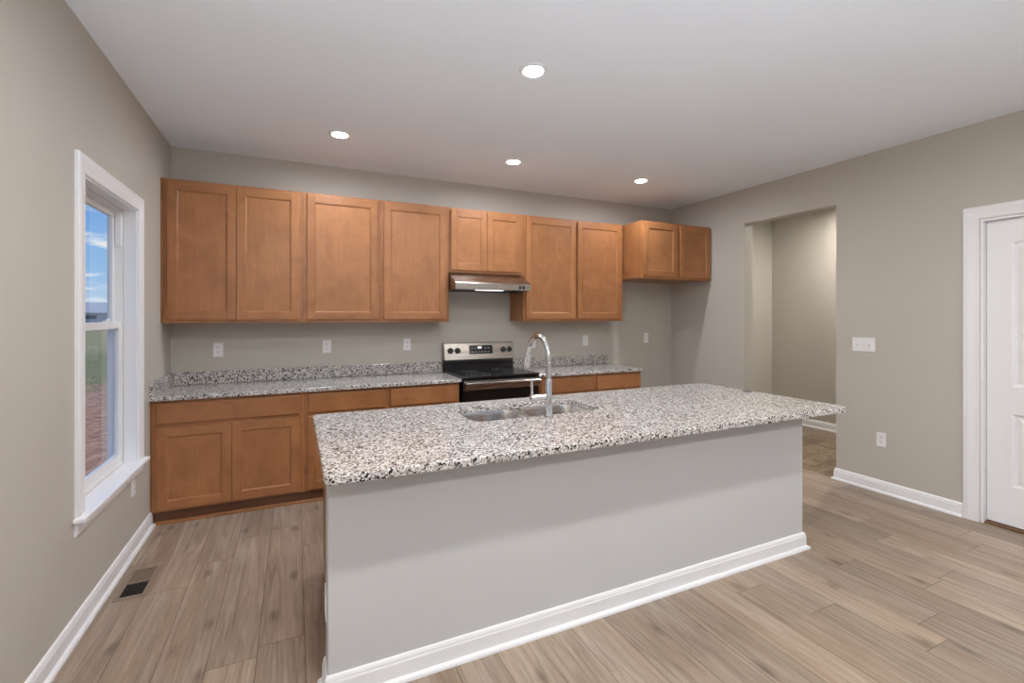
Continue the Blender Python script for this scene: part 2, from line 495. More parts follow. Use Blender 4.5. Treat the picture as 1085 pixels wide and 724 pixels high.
# ------------------------------------------------------------------ window_1
win = bpy.data.objects.new('window_1', None); COL.objects.link(win); win.location = (0, (WIN[0]+WIN[1])/2, WIN[2]); ORIG['window_1'] = Vector(win.location)
struct(win)
CAS = [(0, 0), (0, .010), (.006, .013), (.012, .012), (.020, .012), (.050, .017), (.062, .019), (.070, .0175), (.080, .018), (.086, .015), (.086, 0)]
y0, y1, z0, z1 = WIN
bm = bmesh.new(); e = .004
bm_sweep(bm, [(y0+e, z0+.001), (y0+e, z1-e), (y1-e, z1-e), (y1-e, z0+.001)], [(d, h) for d, h in CAS], 1, lambda a, b, h: (h, a, b))
obj('casing', bm, M_trim, win)
bm = bmesh.new()     # jamb liner
for b in ((-.064, -.0005, y0, y0+.014, z0, z1), (-.064, -.0005, y1-.014, y1, z0, z1), (-.064, -.0005, y0+.014, y1-.014, z1-.014, z1)): bm_box(bm, *b)
obj('jamb', bm, M_trim, win)
bm = bmesh.new()     # stool with horns
pts = [(-.066, y0+.001), (.0005, y0+.001), (.0005, y0-.105), (.045, y0-.105), (.045, y1+.105), (.0005, y1+.105), (.0005, y1-.001), (-.066, y1-.001)]
bm_prism(bm, pts, z0-.020, z0+.0005, XY)
obj('sill', bm, M_trim, win, .005, seg=3)
bm = bmesh.new(); bm_prism(bm, [(0, z0-.0205), (.019, z0-.0205), (.019, z0-.032), (.012, z0-.040), (.013, z0-.068), (.009, z0-.084), (0, z0-.084)], y0-.085, y1+.085, lambda a, b, h: (a, h, b))
obj('apron', bm, M_trim, win)
# vinyl frame: stepped channel
bm = bmesh.new()
fy0, fy1, fz0, fz1 = y0+.0145, y1-.0145, z0+.001, z1-.0145
for b in ((-.134, -.066, fy0, fy0+.016, fz0, fz1), (-.134, -.066, fy1-.016, fy1, fz0, fz1), (-.134, -.066, fy0+.016, fy1-.016, fz1-.016, fz1), (-.134, -.066, fy0+.016, fy1-.016, fz0, fz0+.022),
          (-.140, -.134, fy0-.010, fy0+.016, fz0, fz1), (-.140, -.134, fy1-.016, fy1+.010, fz0, fz1), (-.140, -.134, fy0+.016, fy1-.016, fz1-.016, fz1), (-.140, -.134, fy0+.016, fy1-.016, fz0, fz0+.02)): bm_box(bm, *b)
obj('window_frame', bm, M_vinyl, win)
MR = 1.395           # meeting rail
def sash(name, x0, x1, za, zb, top, bot):
    a, b = fy0+.0165, fy1-.0165; st = .034
    bm = bmesh.new()
    for q in ((x0, x1, a, a+st, za, zb), (x0, x1, b-st, b, za, zb), (x0, x1, a+st, b-st, zb-top, zb), (x0, x1, a+st, b-st, za, za+bot)): bm_box(bm, *q)
    s = obj(name, bm, M_vinyl, win, .003)
    xm = (x0+x1)/2
    box('pane', (xm-.003, xm+.003, a+st-.004, b-st+.004, za+bot-.004, zb-top+.004), M_glass, s)
    return s
sash('upper_sash', -.126, -.102, MR-.02, fz1-.0165, .034, .034)
ls = sash('lower_sash', -.098, -.072, fz0+.0225, MR+.022, .042, .048)
bm = bmesh.new()
for yy in (-1.50, -1.12):
    bm_box(bm, -.096, -.074, yy-.028, yy+.028, MR+.0225, MR+.030)
    bm_tube(bm, [(-.085, yy-.004, MR+.028), (-.085, yy+.022, MR+.034), (-.081, yy+.04, MR+.034)], [.007, .006, .004], 8)
obj('sash_lock', bm, M_vinyl, ls)
bm = bmesh.new(); bm_box(bm, -.099, -.070, fy1-.030, fy1-.0162, 1.88, fz1-.0165)
obj('track_cover', bm, M_vinyl, win, .002)

# ------------------------------------------------------------------ door_1 (white two-panel arch-top door on the right wall)
door = bpy.data.objects.new('door_1', None); COL.objects.link(door); door.location = (XR, (DOR[0]+DOR[1])/2, 0); ORIG['door_1'] = Vector(door.location); struct(door)
bm = bmesh.new(); a0, a1, zt_ = DOR
bm_sweep(bm, [(a1+.003, .0), (a1+.003, zt_+.003), (a0-.003, zt_+.003), (a0-.003, .0)], CAS, -1, lambda a, b, h: (XR-h, a, b))
obj('casing', bm, M_trim, door)
bm = bmesh.new(); J = .016
for b in ((XR-.0005, XR+.1205, a1-J, a1, 0, zt_), (XR-.0005, XR+.1205, a0, a0+J, 0, zt_), (XR-.0005, XR+.1205, a0+J, a1-J, zt_-J, zt_),
          (XR+.078, XR+.11, a1-J-.012, a1-J, 0, zt_-J), (XR+.078, XR+.11, a0+J, a0+J+.012, 0, zt_-J), (XR+.078, XR+.11, a0+J, a1-J, zt_-J-.012, zt_-J)): bm_box(bm, *b)
obj('jamb', bm, M_trim, door, .002)
def inset(loop, d):
    n = len(loop); out = []
    for i in range(n):
        p, q, r = loop[i-1], loop[i], loop[(i+1) % n]
        def nn(a, b):
            dx, dy = b[0]-a[0], b[1]-a[1]; L = math.hypot(dx, dy); return (-dy/L, dx/L)
        n1, n2 = nn(p, q), nn(q, r); sx, sy = n1[0]+n2[0], n1[1]+n2[1]; k = 2/(sx*sx+sy*sy)
        out.append((q[0]+d*sx*k, q[1]+d*sy*k))
    return out
def door_slab():
    s0, s1 = a0+J+.003, a1-J-.003; zb_, zt2 = .022, zt_-J-.003
    xf, xb = XR+.042, XR+.077
    p0, p1 = s0+.125, s1-.125; mid = (p0+p1)/2; hw = (p1-p0)/2
    lower = [(p0, .285), (p1, .285), (p1, .785), (p0, .785)]
    top = [(p0, .97), (p1, .97), (p1, 1.955)]
    for k in range(1, 12):
        t = k/12; top.append((p1+(p0-p1)*t, 1.955+.075*(0.5-0.5*math.cos(2*math.pi*t))**.8))
    top.append((p0, 1.955))
    bm = bmesh.new()
    for xx, sgn in ((xf, 1), (xb, -1)):
        outer = [bm.verts.new((xx, y, z)) for y, z in ((s0, zb_), (s1, zb_), (s1, zt2), (s0, zt2))]
        edges = [bm.edges.new((outer[i], outer[(i+1) % 4])) for i in range(4)]
        loops = []
        for lp in (lower, top):
            vs = [bm.verts.new((xx, y, z)) for y, z in lp]; loops.append((lp, vs))
            edges += [bm.edges.new((vs[i], vs[(i+1) % len(vs)])) for i in range(len(vs))]
        bmesh.ops.triangle_fill(bm, use_beauty=True, use_dissolve=False, edges=edges)
        for lp, vs in loops:
            prev = vs
            for d, dep in ((.006, .004), (.016, .011), (.030, .011), (.050, .004)):
                cur = [bm.verts.new((xx+sgn*dep, y, z)) for y, z in inset(lp, d)]
                for i in range(len(vs)): bm.faces.new((prev[i], prev[(i+1) % len(vs)], cur[(i+1) % len(vs)], cur[i]))
                prev = cur
            bm.faces.new(prev)
    v = [x for x in bm.verts]
    def find(x, y, z): return min(v, key=lambda q: (q.co-Vector((x, y, z))).length)
    cs = [(s0, zb_), (s1, zb_), (s1, zt2), (s0, zt2)]
    for i in range(4):
        a, b = cs[i], cs[(i+1) % 4]
        bm.faces.new((find(xf, *a), find(xf, *b), find(xb, *b), find(xb, *a)))
    return bm
obj('door_slab', door_slab(), M_trim, door)
box('threshold', (XR+.01, XR+.119, a0+J+.001, a1-J-.001, .0005, .014), M_thresh, door, .004)

# unseen patio door, added behind the camera to bring in daylight
pd = bpy.data.objects.new('added_patio_door', None); COL.objects.link(pd); pd.location = ((PAT[0]+PAT[1])/2, YR, 0); ORIG['added_patio_door'] = Vector(pd.location); struct(pd)
bm = bmesh.new(); bm_sweep(bm, [(PAT[1]-.003, 0), (PAT[1]-.003, PAT[2]-.003), (PAT[0]+.003, PAT[2]-.003), (PAT[0]+.003, 0)], CAS, -1, lambda a, b, h: (a, YR+h, b)); obj('casing', bm, M_trim, pd)
boxes('frame', [(PAT[0], PAT[0]+.05, YR-.15, YR-.001, 0, PAT[2]), (PAT[1]-.05, PAT[1], YR-.15, YR-.001, 0, PAT[2]), (PAT[0]+.05, PAT[1]-.05, YR-.15, YR-.001, PAT[2]-.05, PAT[2]), (PAT[0]+.05, PAT[1]-.05, YR-.15, YR-.001, 0, .03)], M_vinyl, pd)
pm = (PAT[0]+PAT[1])/2
for xa, xb_, ya in ((PAT[0]+.051, pm+.03, YR-.065), (pm-.03, PAT[1]-.051, YR-.11)):
    lf = boxes('door_leaf', [(xa, xa+.06, ya, ya+.04, .031, PAT[2]-.051), (xb_-.06, xb_, ya, ya+.04, .031, PAT[2]-.051), (xa+.06, xb_-.06, ya, ya+.04, PAT[2]-.121, PAT[2]-.051), (xa+.06, xb_-.06, ya, ya+.04, .031, .12)], M_vinyl, pd, .003)
    box('pane', (xa+.055, xb_-.055, ya+.017, ya+.023, .115, PAT[2]-.116), M_glass, lf)

# ------------------------------------------------------------------ outside
def plane_bm(x0, x1, y0, y1, z):
    bm = bmesh.new(); bm_box(bm, x0, x1, y0, y1, z-.2, z); return bm
struct(obj('ground', plane_bm(-500, 400, -400, 900, -.45), M_ground))
struct(box('added_bounce_slab', (-1.5, 7.0, YR-6.5, YR-T-.01, -.45, -.06), plain('pale_concrete', (.60, .585, .56), .85, 0, .05, 2.0)))  # unseen pale slab, added to bounce daylight up to the ceiling
def house(loc, w, d, h, rise, label, rot):
    r = thing('house', loc, label, 'house')
    X, Y, Z = loc
    box('walls', (X-w/2, X+w/2, Y-d/2, Y+d/2, Z, Z+h), M_siding, r)
    bm = bmesh.new(); ov = .6
    bm_prism(bm, [(-d/2-ov, h-.15), (0, h+rise), (d/2+ov, h-.15), (d/2+ov, h+.12), (0, h+rise+.3), (-d/2-ov, h+.12)], -w/2-ov, w/2+ov, lambda a, b, c: (X+c, Y+a, Z+b))
    obj('roof', bm, M_roof, r)
    bm = bmesh.new(); bm_prism(bm, [(-d/2, h), (d/2, h), (0, h+rise-.05)], -w/2+.01, w/2-.01, lambda a, b, c: (X+c, Y+a, Z+b)); obj('gable', bm, M_siding, r)
    f = box('window', (X-w*.3, X-w*.12, Y-d/2-.06, Y-d/2-.005, Z+1.0, Z+2.4), M_vinyl, r)
    box('pane', (X-w*.29, X-w*.13, Y-d/2-.08, Y-d/2-.061, Z+1.1, Z+2.3), M_dglass, f)
    f = box('window', (X+w*.1, X+w*.3, Y-d/2-.06, Y-d/2-.005, Z+1.0, Z+2.4), M_vinyl, r)
    box('pane', (X+w*.11, X+w*.29, Y-d/2-.08, Y-d/2-.061, Z+1.1, Z+2.3), M_dglass, f)
    r.rotation_euler = (0, 0, rot)
house((-62, 190, -.45), 15, 11, 3.0, 3.2, 'low grey roofed house beyond the field, left one in the window', .3)
house((-45, 196, -.45), 12, 12, 3.2, 3.6, 'distant grey roofed house at right side of the window view', -.5)

# ------------------------------------------------------------------ cabinet parts
def door_part(name, x0, x1, z0, z1, yf, dr, parent, w=.058, t=.0195):
    """shaker door: front face at y=yf, thickness goes dr; frame mesh with a panel child"""
    Y = lambda d: yf + dr*d
    rec, sl = .0090, .0125
    bm = bmesh.new()
    def q(pts, mi=0):
        f = bm.faces.new([bm.verts.new(p) for p in pts]); f.material_index = mi
    xi0, xi1, zi0, zi1 = x0+w, x1-w, z0+w, z1-w
    # stiles (vertical grain), rails (horizontal grain): closed boxes with the inner moulding
    for a, b in ((x0, xi0), (xi1, x1)): bm_box(bm, a, b, min(Y(0), Y(t)), max(Y(0), Y(t)), z0, z1, 0)
    for a, b in ((z0, zi0), (zi1, z1)): bm_box(bm, xi0, xi1, min(Y(0), Y(t)), max(Y(0), Y(t)), a, b, 1)
    # inner moulding slope: four mitred wedges
    pr = [(0, 0.0012), (.004, .002), (sl, rec+.0005), (sl, t-.002), (0, t-.002)]
    path = [(xi0, zi0), (xi1, zi0), (xi1, zi1), (xi0, zi1)]
    bm_sweep(bm, path, pr, 1, lambda a, b, h: (a, Y(h), b), closed=True, mi=0)
    d = obj(name, bm, [M_wz, M_wx], parent, .0018)
    bm = bmesh.new(); bm_box(bm, xi0+.002, xi1-.002, min(Y(rec), Y(t-.003)), max(Y(rec), Y(t-.003)), zi0+.002, zi1-.002)
    obj('panel', bm, M_wz, d)
    return d
def drawer_part(name, x0, x1, z0, z1, yf, dr, parent):
    t = .0195; bm = bmesh.new()
    bm_box(bm, x0, x1, min(yf, yf+dr*t), max(yf, yf+dr*t), z0, z1)
    return obj(name, bm, M_wx, parent, .004)
def frame_part(x0, x1, z0, z1, ya, yb, stiles, rails, parent):
    """face frame: stiles = list of (x0,x1), rails = list of (z0,z1)"""
    bm = bmesh.new()
    for a, b in stiles: bm_box(bm, a, b, ya, yb, z0, z1, 0)
    for a, b in rails:
        for (s0, s1), (t0, t1) in zip(stiles, stiles[1:]): bm_box(bm, s1, t0, ya, yb, a, b, 1)
    return obj('face_frame', bm, [M_wz, M_wx], parent, .0012)

ZT, ZB = 2.483, 1.400
YU = -.336            # door fronts of the wall cabinets
def wall_cabinet(name, x0, x1, zb, doors, label, yf=YU, stiles=None, rsc=0.0):
    r = thing(name, ((x0+x1)/2, yf/2, zb), label, 'wall cabinet', 'maple wall cabinets')
    g = .0006
    box('carcass', (x0+g, x1-g, yf+.040, -.001, zb+.006, ZT-.002), M_wz, r)
    st = stiles or [(x0+g, x0+.038), (x1-.038, x1-g)]
    frame_part(x0, x1, zb, ZT, yf+.0203, yf+.0398, st, [(zb, zb+.04), (ZT-.04, ZT)], r)
    for a, b in doors: door_part('door', a, b, zb+.026, ZT-.021, yf, 1, r)
    return r
ca = wall_cabinet('wall_cabinet', .012, .965, ZB, [(.042, .4865), (.4895, .936)], 'double-door maple wall cabinet in the left corner beside the window')
box('filler_strip', (.0008, .0115, YU+.012, -.001, ZB, ZT), M_wz, ca)
wall_cabinet('wall_cabinet', .965, 1.595, ZB, [(.996, 1.569)], 'single-door maple wall cabinet next to the left corner double-door one')
wall_cabinet('wall_cabinet', 1.595, 2.222, ZB, [(1.621, 2.193)], 'single-door maple wall cabinet just left of the range hood')
wall_cabinet('wall_cabinet', 2.222, 3.003, 1.868, [(2.240, 2.6035), (2.6065, 2.980)], 'short double-door maple wall cabinet directly above the range hood')
wall_cabinet('wall_cabinet', 3.003, 4.256, ZB, [(3.031, 3.620), (3.652, 4.230)], 'wide double-door maple wall cabinet right of the range hood', stiles=[(3.0036, 3.041), (3.612, 3.660), (4.218, 4.2554)])
wall_cabinet('wall_cabinet', 4.268, XR-.001, 1.862, [(4.296, 4.762), (4.803, 5.266)], 'deep short maple wall cabinet in the right corner over the fridge gap', yf=-.640, stiles=[(4.2686, 4.306), (4.752, 4.813), (5.25, XR-.0016)])

YB = -.615
def base_cabinet(x0, x1, drawers, doors, label, ends=None):
    r = thing('base_cabinet', ((x0+x1)/2, YB/2, 0), label, 'base cabinet', 'maple base cabinets')
    g = .0006; Z0, Z1 = .088, .8655
    box('carcass', (x0+g, x1-g, YB+.040, -.001, Z0+.004, Z1), M_wz, r)
    frame_part(x0, x1, Z0, Z1, YB+.0203, YB+.0398, [(x0+g, x0+.036), (x1-.036, x1-g)], [(Z0, Z0+.03), (.664, .706), (Z1-.03, Z1)], r)
    for a, b in drawers: drawer_part('drawer', a, b, .702, .843, YB, 1, r)
    for a, b in doors: door_part('door', a, b, .104, .672, YB, 1, r)
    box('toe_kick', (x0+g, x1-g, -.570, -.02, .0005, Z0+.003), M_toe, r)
    bm = bmesh.new(); bm_prism(bm, [(-.5705, .0005), (-.590, .0005), (-.590, .012), (-.584, .019), (-.5705, .019)], x0+g, x1-g, lambda a, b, c: (c, a, b))
    obj('shoe_moulding', bm, M_wx, r)
    return r
bl = base_cabinet(.012, .968, [(.036, .938)], [(.036, .4855), (.4885, .938)], 'maple base cabinet with two doors in the left corner by the window')
box('filler_strip', (.0008, .0115, YB+.021, -.001, .088, .8655), M_wz, bl)
base_cabinet(.968, 1.604, [(.997, 1.581)], [(.997, 1.581)], 'maple base cabinet half hidden behind the left end of the island')
base_cabinet(1.604, 2.232, [(1.628, 2.203)], [(1.628, 2.203)], 'maple base cabinet directly left of the range')
base_cabinet(3.030, 3.676, [(3.052, 3.648)], [(3.052, 3.648)], 'maple base cabinet right of the range, behind the faucet')
base_cabinet(3.676, 4.276, [(3.702, 4.262)], [(3.702, 4.262)], 'maple base cabinet at the right end of the back counter')

# ------------------------------------------------------------------ counters
def rrect(x0, x1, y0, y1, r, n=8):
    rs = r if isinstance(r, (list, tuple)) else [r]*4   # corners: x0y0, x1y0, x1y1, x0y1
    pts = []
    for (cx, cy, a0_, rr) in ((x0+rs[0], y0+rs[0], 180, rs[0]), (x1-rs[1], y0+rs[1], 270, rs[1]), (x1-rs[2], y1-rs[2], 0, rs[2]), (x0+rs[3], y1-rs[3], 90, rs[3])):
        for k in range(n+1):
            a = math.radians(a0_+90*k/n); pts.append((cx+rr*math.cos(a), cy+rr*math.sin(a)))
    return pts
ZC = .896
r = thing('countertop', (1.12, -.32, .866), 'speckled granite countertop along the back wall left of the range', 'countertop', 'granite countertops')
box('slab', (.001, 2.243, -.632, -.0005, .866, ZC), M_gran, r, .005, seg=3)
box('backsplash', (.0005, 2.243, -.0205, -.0005, ZC+.0004, ZC+.102), M_gran, r, .003)
box('side_splash', (.0005, .0205, -.625, -.0212, ZC+.0004, ZC+.102), M_gran, r, .003)
r = thing('countertop', (3.65, -.32, .866), 'short speckled granite countertop along the back wall right of the range', 'countertop', 'granite countertops')
box('slab', (3.019, 4.288, -.632, -.0005, .866, ZC), M_gran, r, .005, seg=3)
box('backsplash', (3.019, 4.272, -.0205, -.0005, ZC+.0004, ZC+.102), M_gran, r, .003)

# island top with sink cut-out
SK = (1.755, 2.575, -2.268, -1.868)
def island_top():
    zt, zb, e = ZC, ZC-.034, .006
    outer = rrect(.994, 3.990, -2.838, -1.700, [.04, .05, .03, .03])
    hole = rrect(SK[0], SK[1], SK[2], SK[3], .075, 10)
    bm = bmesh.new()
    no, nh = len(outer), len(hole)
    lv = []
    for d, z in ((e, zt), (e*.3, zt-e*.3), (0, zt-e), (0, zb+e*.6), (e*.6, zb)):
        lv.append([bm.verts.new((x, y, z)) for x, y in inset(outer, d)] if d else [bm.verts.new((x, y, z)) for x, y in outer])
    for a, b in zip(lv, lv[1:]):
        for i in range(no): bm.faces.new((a[i], a[(i+1) % no], b[(i+1) % no], b[i]))
    ht = [bm.verts.new((x, y, zt)) for x, y in inset(hole, -.003)]; hm = [bm.verts.new((x, y, zt-.003)) for x, y in hole]; hb = [bm.verts.new((x, y, zb)) for x, y in hole]
    for a, b in ((ht, hm), (hm, hb)):
        for i in range(nh): bm.faces.new((a[i], a[(i+1) % nh], b[(i+1) % nh], b[i]))
    for lo, ho in ((lv[0], ht), (lv[-1], hb)):
        ed = []
        for L in (lo, ho):
            for i in range(len(L)):
                x, y = L[i], L[(i+1) % len(L)]
                ed.append(bm.edges.get((x, y)) or bm.edges.new((x, y)))
        bmesh.ops.triangle_fill(bm, use_beauty=True, edges=ed)
    return bm
o = obj('countertop', island_top(), M_gran); tag(o, 'long speckled granite island top with a sink cut-out', 'countertop', 'granite countertops')

# island base
IX0, IX1, IY0, IY1 = 1.015, 3.790, -2.680, -1.760
isl = thing('kitchen_island', ((IX0+IX1)/2, (IY0+IY1)/2, 0), 'grey painted kitchen island base with white baseboard under the long granite top', 'kitchen island')
ZI = ZC-.0345
box('half_wall', (IX0, IX1, IY0, IY0+.115, .0, ZI), M_island, isl, .006, seg=3)
baseboard('baseboard', [(IX0, IY0+.115), (IX0, IY0), (IX1, IY0), (IX1, IY0+.115)], -1, isl)
cx0, cx1, cy0, cy1 = IX0+.035, IX1-.035, IY0+.1155, IY1+.04
for (a, b) in ((cx0, cx0+.018), (cx1-.018, cx1)):
    bm = bmesh.new(); bm_prism(bm, [(cy0, .0005), (cy1-.075, .0005), (cy1-.075, .1), (cy1, .1), (cy1, ZI), (cy0, ZI)], a, b, lambda p, q, h: (h, p, q))
    obj('end_panel', bm, M_wz, isl)
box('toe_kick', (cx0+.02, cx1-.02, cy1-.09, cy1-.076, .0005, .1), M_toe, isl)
box('cabinet_bottom', (cx0+.0185, cx1-.0185, cy0+.001, cy1-.001, .1005, .118), M_wz, isl)
units = [(cx0, 1.73), (1.73, 2.62), (2.62, 3.20), (3.20, cx1)]
st = [(cx0+.001, cx0+.036)] + [(u[1]-.019, u[1]+.019) for u in units[:-1]] + [(cx1-.036, cx1-.001)]
frame_part(cx0, cx1, .1, ZI, cy1+.0005, cy1+.0198, st, [(.1, .13), (.664, .706), (ZI-.03, ZI)], isl)
for i, (a, b) in enumerate(units):
    drawer_part('drawer', a+.028, b-.028, .702, .838, cy1+.0398, -1, isl)
    if i == 1:
        m_ = (a+b)/2
        door_part('door', a+.028, m_-.002, .124, .672, cy1+.0398, -1, isl); door_part('door', m_+.002, b-.028, .124, .672, cy1+.0398, -1, isl)
    else: door_part('door', a+.028, b-.028, .124, .672, cy1+.0398, -1, isl)

# ------------------------------------------------------------------ sink (double bowl under-mount)
sk = thing('kitchen_sink', ((SK[0]+SK[1])/2, (SK[2]+SK[3])/2, ZC-.25), 'stainless double-bowl undermount sink set into the island top', 'sink')
def bowl(x0, x1, y0, y1, depth, parent):
    zt = ZC-.0355; t = .0022
    bm = bmesh.new()
    steps = [(-.0, 0, .075), (.004, -.02, .075), (.010, -depth*.75, .075), (.020, -depth*.93, .070), (.050, -depth, .05)]
    ins = [[bm.verts.new((x, y, zt+dz)) for x, y in rrect(x0+d, x1-d, y0+d, y1-d, rr, 8)] for d, dz, rr in steps]
    outs = [[bm.verts.new((x, y, zt+dz-(t if i else 0))) for x, y in rrect(x0+d-t, x1-d+t, y0+d-t, y1-d+t, rr, 8)] for i, (d, dz, rr) in enumerate(steps)]
    n = len(ins[0])
    for L in (ins, outs):
        for a, b in zip(L, L[1:]):
            for i in range(n): bm.faces.new((a[i], a[(i+1) % n], b[(i+1) % n], b[i]))
        bm.faces.new(L[-1])
    for i in range(n): bm.faces.new((ins[0][i], ins[0][(i+1) % n], outs[0][(i+1) % n], outs[0][i]))
    o = obj('bowl', bm, M_sink, parent, smooth=50)
    cx, cy = (x0+x1)/2, (y0+y1)/2
    bm = bmesh.new(); bm_lathe(bm, [(.001, .004), (.022, .004), (.024, .008), (.052, .009), (.056, .0015), (.001, .0012)], (cx, cy, zt-depth), 28)
    obj('drain', bm, M_chrome, o, smooth=40)
xm = 2.165
bowl(SK[0]-.004, xm-.012, SK[2]-.004, SK[3]+.004, .20, sk)
bowl(xm+.012, SK[1]+.004, SK[2]-.004, SK[3]+.004, .20, sk)
bm = bmesh.new()   # rim flange and divider bridge
bm_prism(bm, [(xm-.0145, SK[2]-.004), (xm+.0145, SK[2]-.004), (xm+.0145, SK[3]+.004), (xm-.0145, SK[3]+.004)], ZC-.044, ZC-.0365, XY)
obj('divider', bm, M_sink, sk, .003)

# ------------------------------------------------------------------ faucet
fx, fy = 2.168, -2.322
fa = thing('kitchen_faucet', (fx, fy, ZC), 'tall chrome gooseneck faucet standing on the island behind the sink', 'faucet')
bm = bmesh.new(); bm_lathe(bm, [(.001, .0005), (.027, .0005), (.027, .006), (.023, .010), (.001, .010)], (fx, fy, ZC), 32); obj('base_flange', bm, M_chrome, fa, smooth=35)
bm = bmesh.new(); bm_lathe(bm, [(.001, .0102), (.0195, .0102), (.0195, .208), (.018, .212), (.001, .212)], (fx, fy, ZC), 32); obj('body', bm, M_chrome, fa, smooth=35)
R = .125; zs = ZC+.3175
path = [(fx, fy, ZC+.2125), (fx, fy, ZC+.27)] + [(fx, fy+R-R*math.cos(a), zs+R*math.sin(a)) for a in [math.radians(k*168/22) for k in range(23)]]
bm = bmesh.new(); bm_tube(bm, path, .0150, 20); sp = obj('spout', bm, M_chrome, fa, smooth=40)
p1_, p0_ = Vector(path[-1]), Vector(path[-2]); dr_ = (p1_-p0_).normalized()
bm = bmesh.new(); bm_tube(bm, [p1_+dr_*.001, p1_+dr_*.006, p1_+dr_*.03, p1_+dr_*.10, p1_+dr_*.108], [.0150, .0175, .0185, .0205, .018], 24); sh = obj('spray_head', bm, M_chrome, fa, smooth=35)
bm = bmesh.new(); bm_tube(bm, [p1_+dr_*.1082, p1_+dr_*.111], [.014, .013], 20); obj('nozzle', bm, M_rubber, sh, smooth=35)
bm = bmesh.new(); bm_tube(bm, [(fx-.0195, fy, ZC+.115), (fx-.112, fy, ZC+.115)], .0175, 20); hd = obj('handle', bm, M_chrome, fa, smooth=35)
bm = bmesh.new(); bm_tube(bm, [(fx-.103, fy, ZC+.1), (fx-.103, fy, ZC+.115), (fx-.105, fy, ZC+.215), (fx-.105, fy, ZC+.218)], [.008, .0085, .0065, .004], 16); obj('lever', bm, M_chrome, hd, smooth=35)

# flush fitting on the island top
bm = bmesh.new(); bm_lathe(bm, [(.001, .0003), (.047, .0003), (.047, .002), (.043, .005), (.040, .0055), (.001, .0055)], (3.905, -2.195, ZC), 36)
po = obj('popup_outlet_cover', bm, M_grey, smooth=35); tag(po, 'small dark round cap lying on the right end of the island top', 'cap')
bm = bmesh.new(); bm_lathe(bm, [(.001, .0056), (.034, .0056), (.034, .0075), (.001, .0075)], (3.905, -2.195, ZC), 30); obj('lid', bm, M_rubber, po, smooth=35)

# ------------------------------------------------------------------ range
RX0, RX1 = 2.250, 3.012
ra = thing('range', ((RX0+RX1)/2, -.33, 0), 'stainless and black electric range between the back counters', 'stove')
box('body', (RX0, RX1, -.615, -.012, .06, .893), M_black, ra, .003)
for xx in (RX0+.04, RX1-.04):
    for yy in (-.57, -.08):
        bm = bmesh.new(); bm_lathe(bm, [(.001, .0005), (.02, .0005), (.02, .01), (.012, .014), (.012, .0595), (.001, .0595)], (xx, yy, 0), 16); obj('foot', bm, M_rubber, ra, smooth=35)
bm = bmesh.new(); bm_box(bm, RX0-.001, RX1+.001, -.655, -.075, .8935, .915)
ct = obj('cooktop', bm, M_black, ra, .006)
for (bx, by, br) in ((RX0+.20, -.50, .115), (RX1-.20, -.50, .095), (RX0+.20, -.23, .080), (RX1-.20, -.23, .105)):
    bm = bmesh.new()
    for q in (br, br*.62):
        bm_tube(bm, [(bx+q*math.cos(a), by+q*math.sin(a), .9152) for a in [2*math.pi*k/40 for k in range(41)]], .0009, 6, cap=False)
    obj('burner_ring', bm, M_ring, ct)
bm = bmesh.new()  # backguard: black riser and slanted stainless console
bm_prism(bm, [(-.074, .894), (-.012, .894), (-.012, 1.03), (-.066, 1.03), (-.070, .99), (-.070, .975), (-.074, .97)], RX0+.004, RX1-.004, lambda a, b, c: (c, a, b)); obj('riser', bm, M_black, ra, .002)
bm = bmesh.new(); bm_prism(bm, [(-.088, 1.012), (-.0125, 1.031), (-.0125, 1.182), (-.052, 1.182), (-.060, 1.176)], RX0, RX1, lambda a, b, c: (c, a, b)); bgd = obj('backguard', bm, M_steel, ra, .003)
def on_console(t, out):       # point on slanted console face; t=0 bottom, 1 top
    a, b = Vector((0, -.088, 1.012)), Vector((0, -.060, 1.176)); p = a.lerp(b, t); n = Vector((0, -(b.z-a.z), b.y-a.y)).normalized()
    return p+n*out, n
def console_box(name, xa, xb_, ta, tb, out, mat, parent):
    bm = bmesh.new(); n = []
    for t in (ta, tb):
        for o_ in (.0004, out):
            p, _ = on_console(t, o_); n.append(p)
    pts = [n[0], n[1], n[3], n[2]]
    bm_prism(bm, [(p.y, p.z) for p in pts], xa, xb_, lambda a, b, c: (c, a, b)); return obj(name, bm, mat, parent)
cp = console_box('control_panel', RX0+.265, RX1-.242, .34, .86, .003, M_black, bgd)
for k in range(6):
    for j in range(2):
        xa = RX0+.285+k*.036
        if not (j == 1 and k in (2, 3)): console_box('key', xa, xa+.020, .44+j*.22, .48+j*.22, .0036, M_grey, cp)
console_box('clock_display', RX0+.356, RX0+.398, .66, .80, .0036, emit_mat('clock_digits', (.85, .92, 1.0), .55), cp)
for i, kx in enumerate((RX0+.066, RX0+.138, RX1-.120, RX1-.050)):
    p, n = on_console(.56, .0005)
    bm = bmesh.new(); P = Vector((kx, p.y, p.z))
    bm_tube(bm, [P, P+n*.004, P+n*.005, P+n*.024, P+n*.027], [.030, .030, .025, .0225, .019], 24)
    kb = obj('knob', bm, M_rubber, bgd, smooth=35)
    bm = bmesh.new(); u = (on_console(.9, 0)[0]-on_console(.1, 0)[0]).normalized()
    bm_tube(bm, [P+n*.0275-u*.022, P+n*.0275+u*.022], .0042, 8); obj('grip', bm, M_rubber, kb, smooth=35)
dv = box('oven_door', (RX0+.004, RX1-.004, -.652, -.6155, .235, .880), M_black, ra, .004)
box('door_trim', (RX0+.004, RX1-.004, -.6575, -.6523, .792, .872), M_steel, dv, .002)
box('oven_window', (RX0+.10, RX1-.10, -.6545, -.6523, .36, .70), M_black, dv, .001)
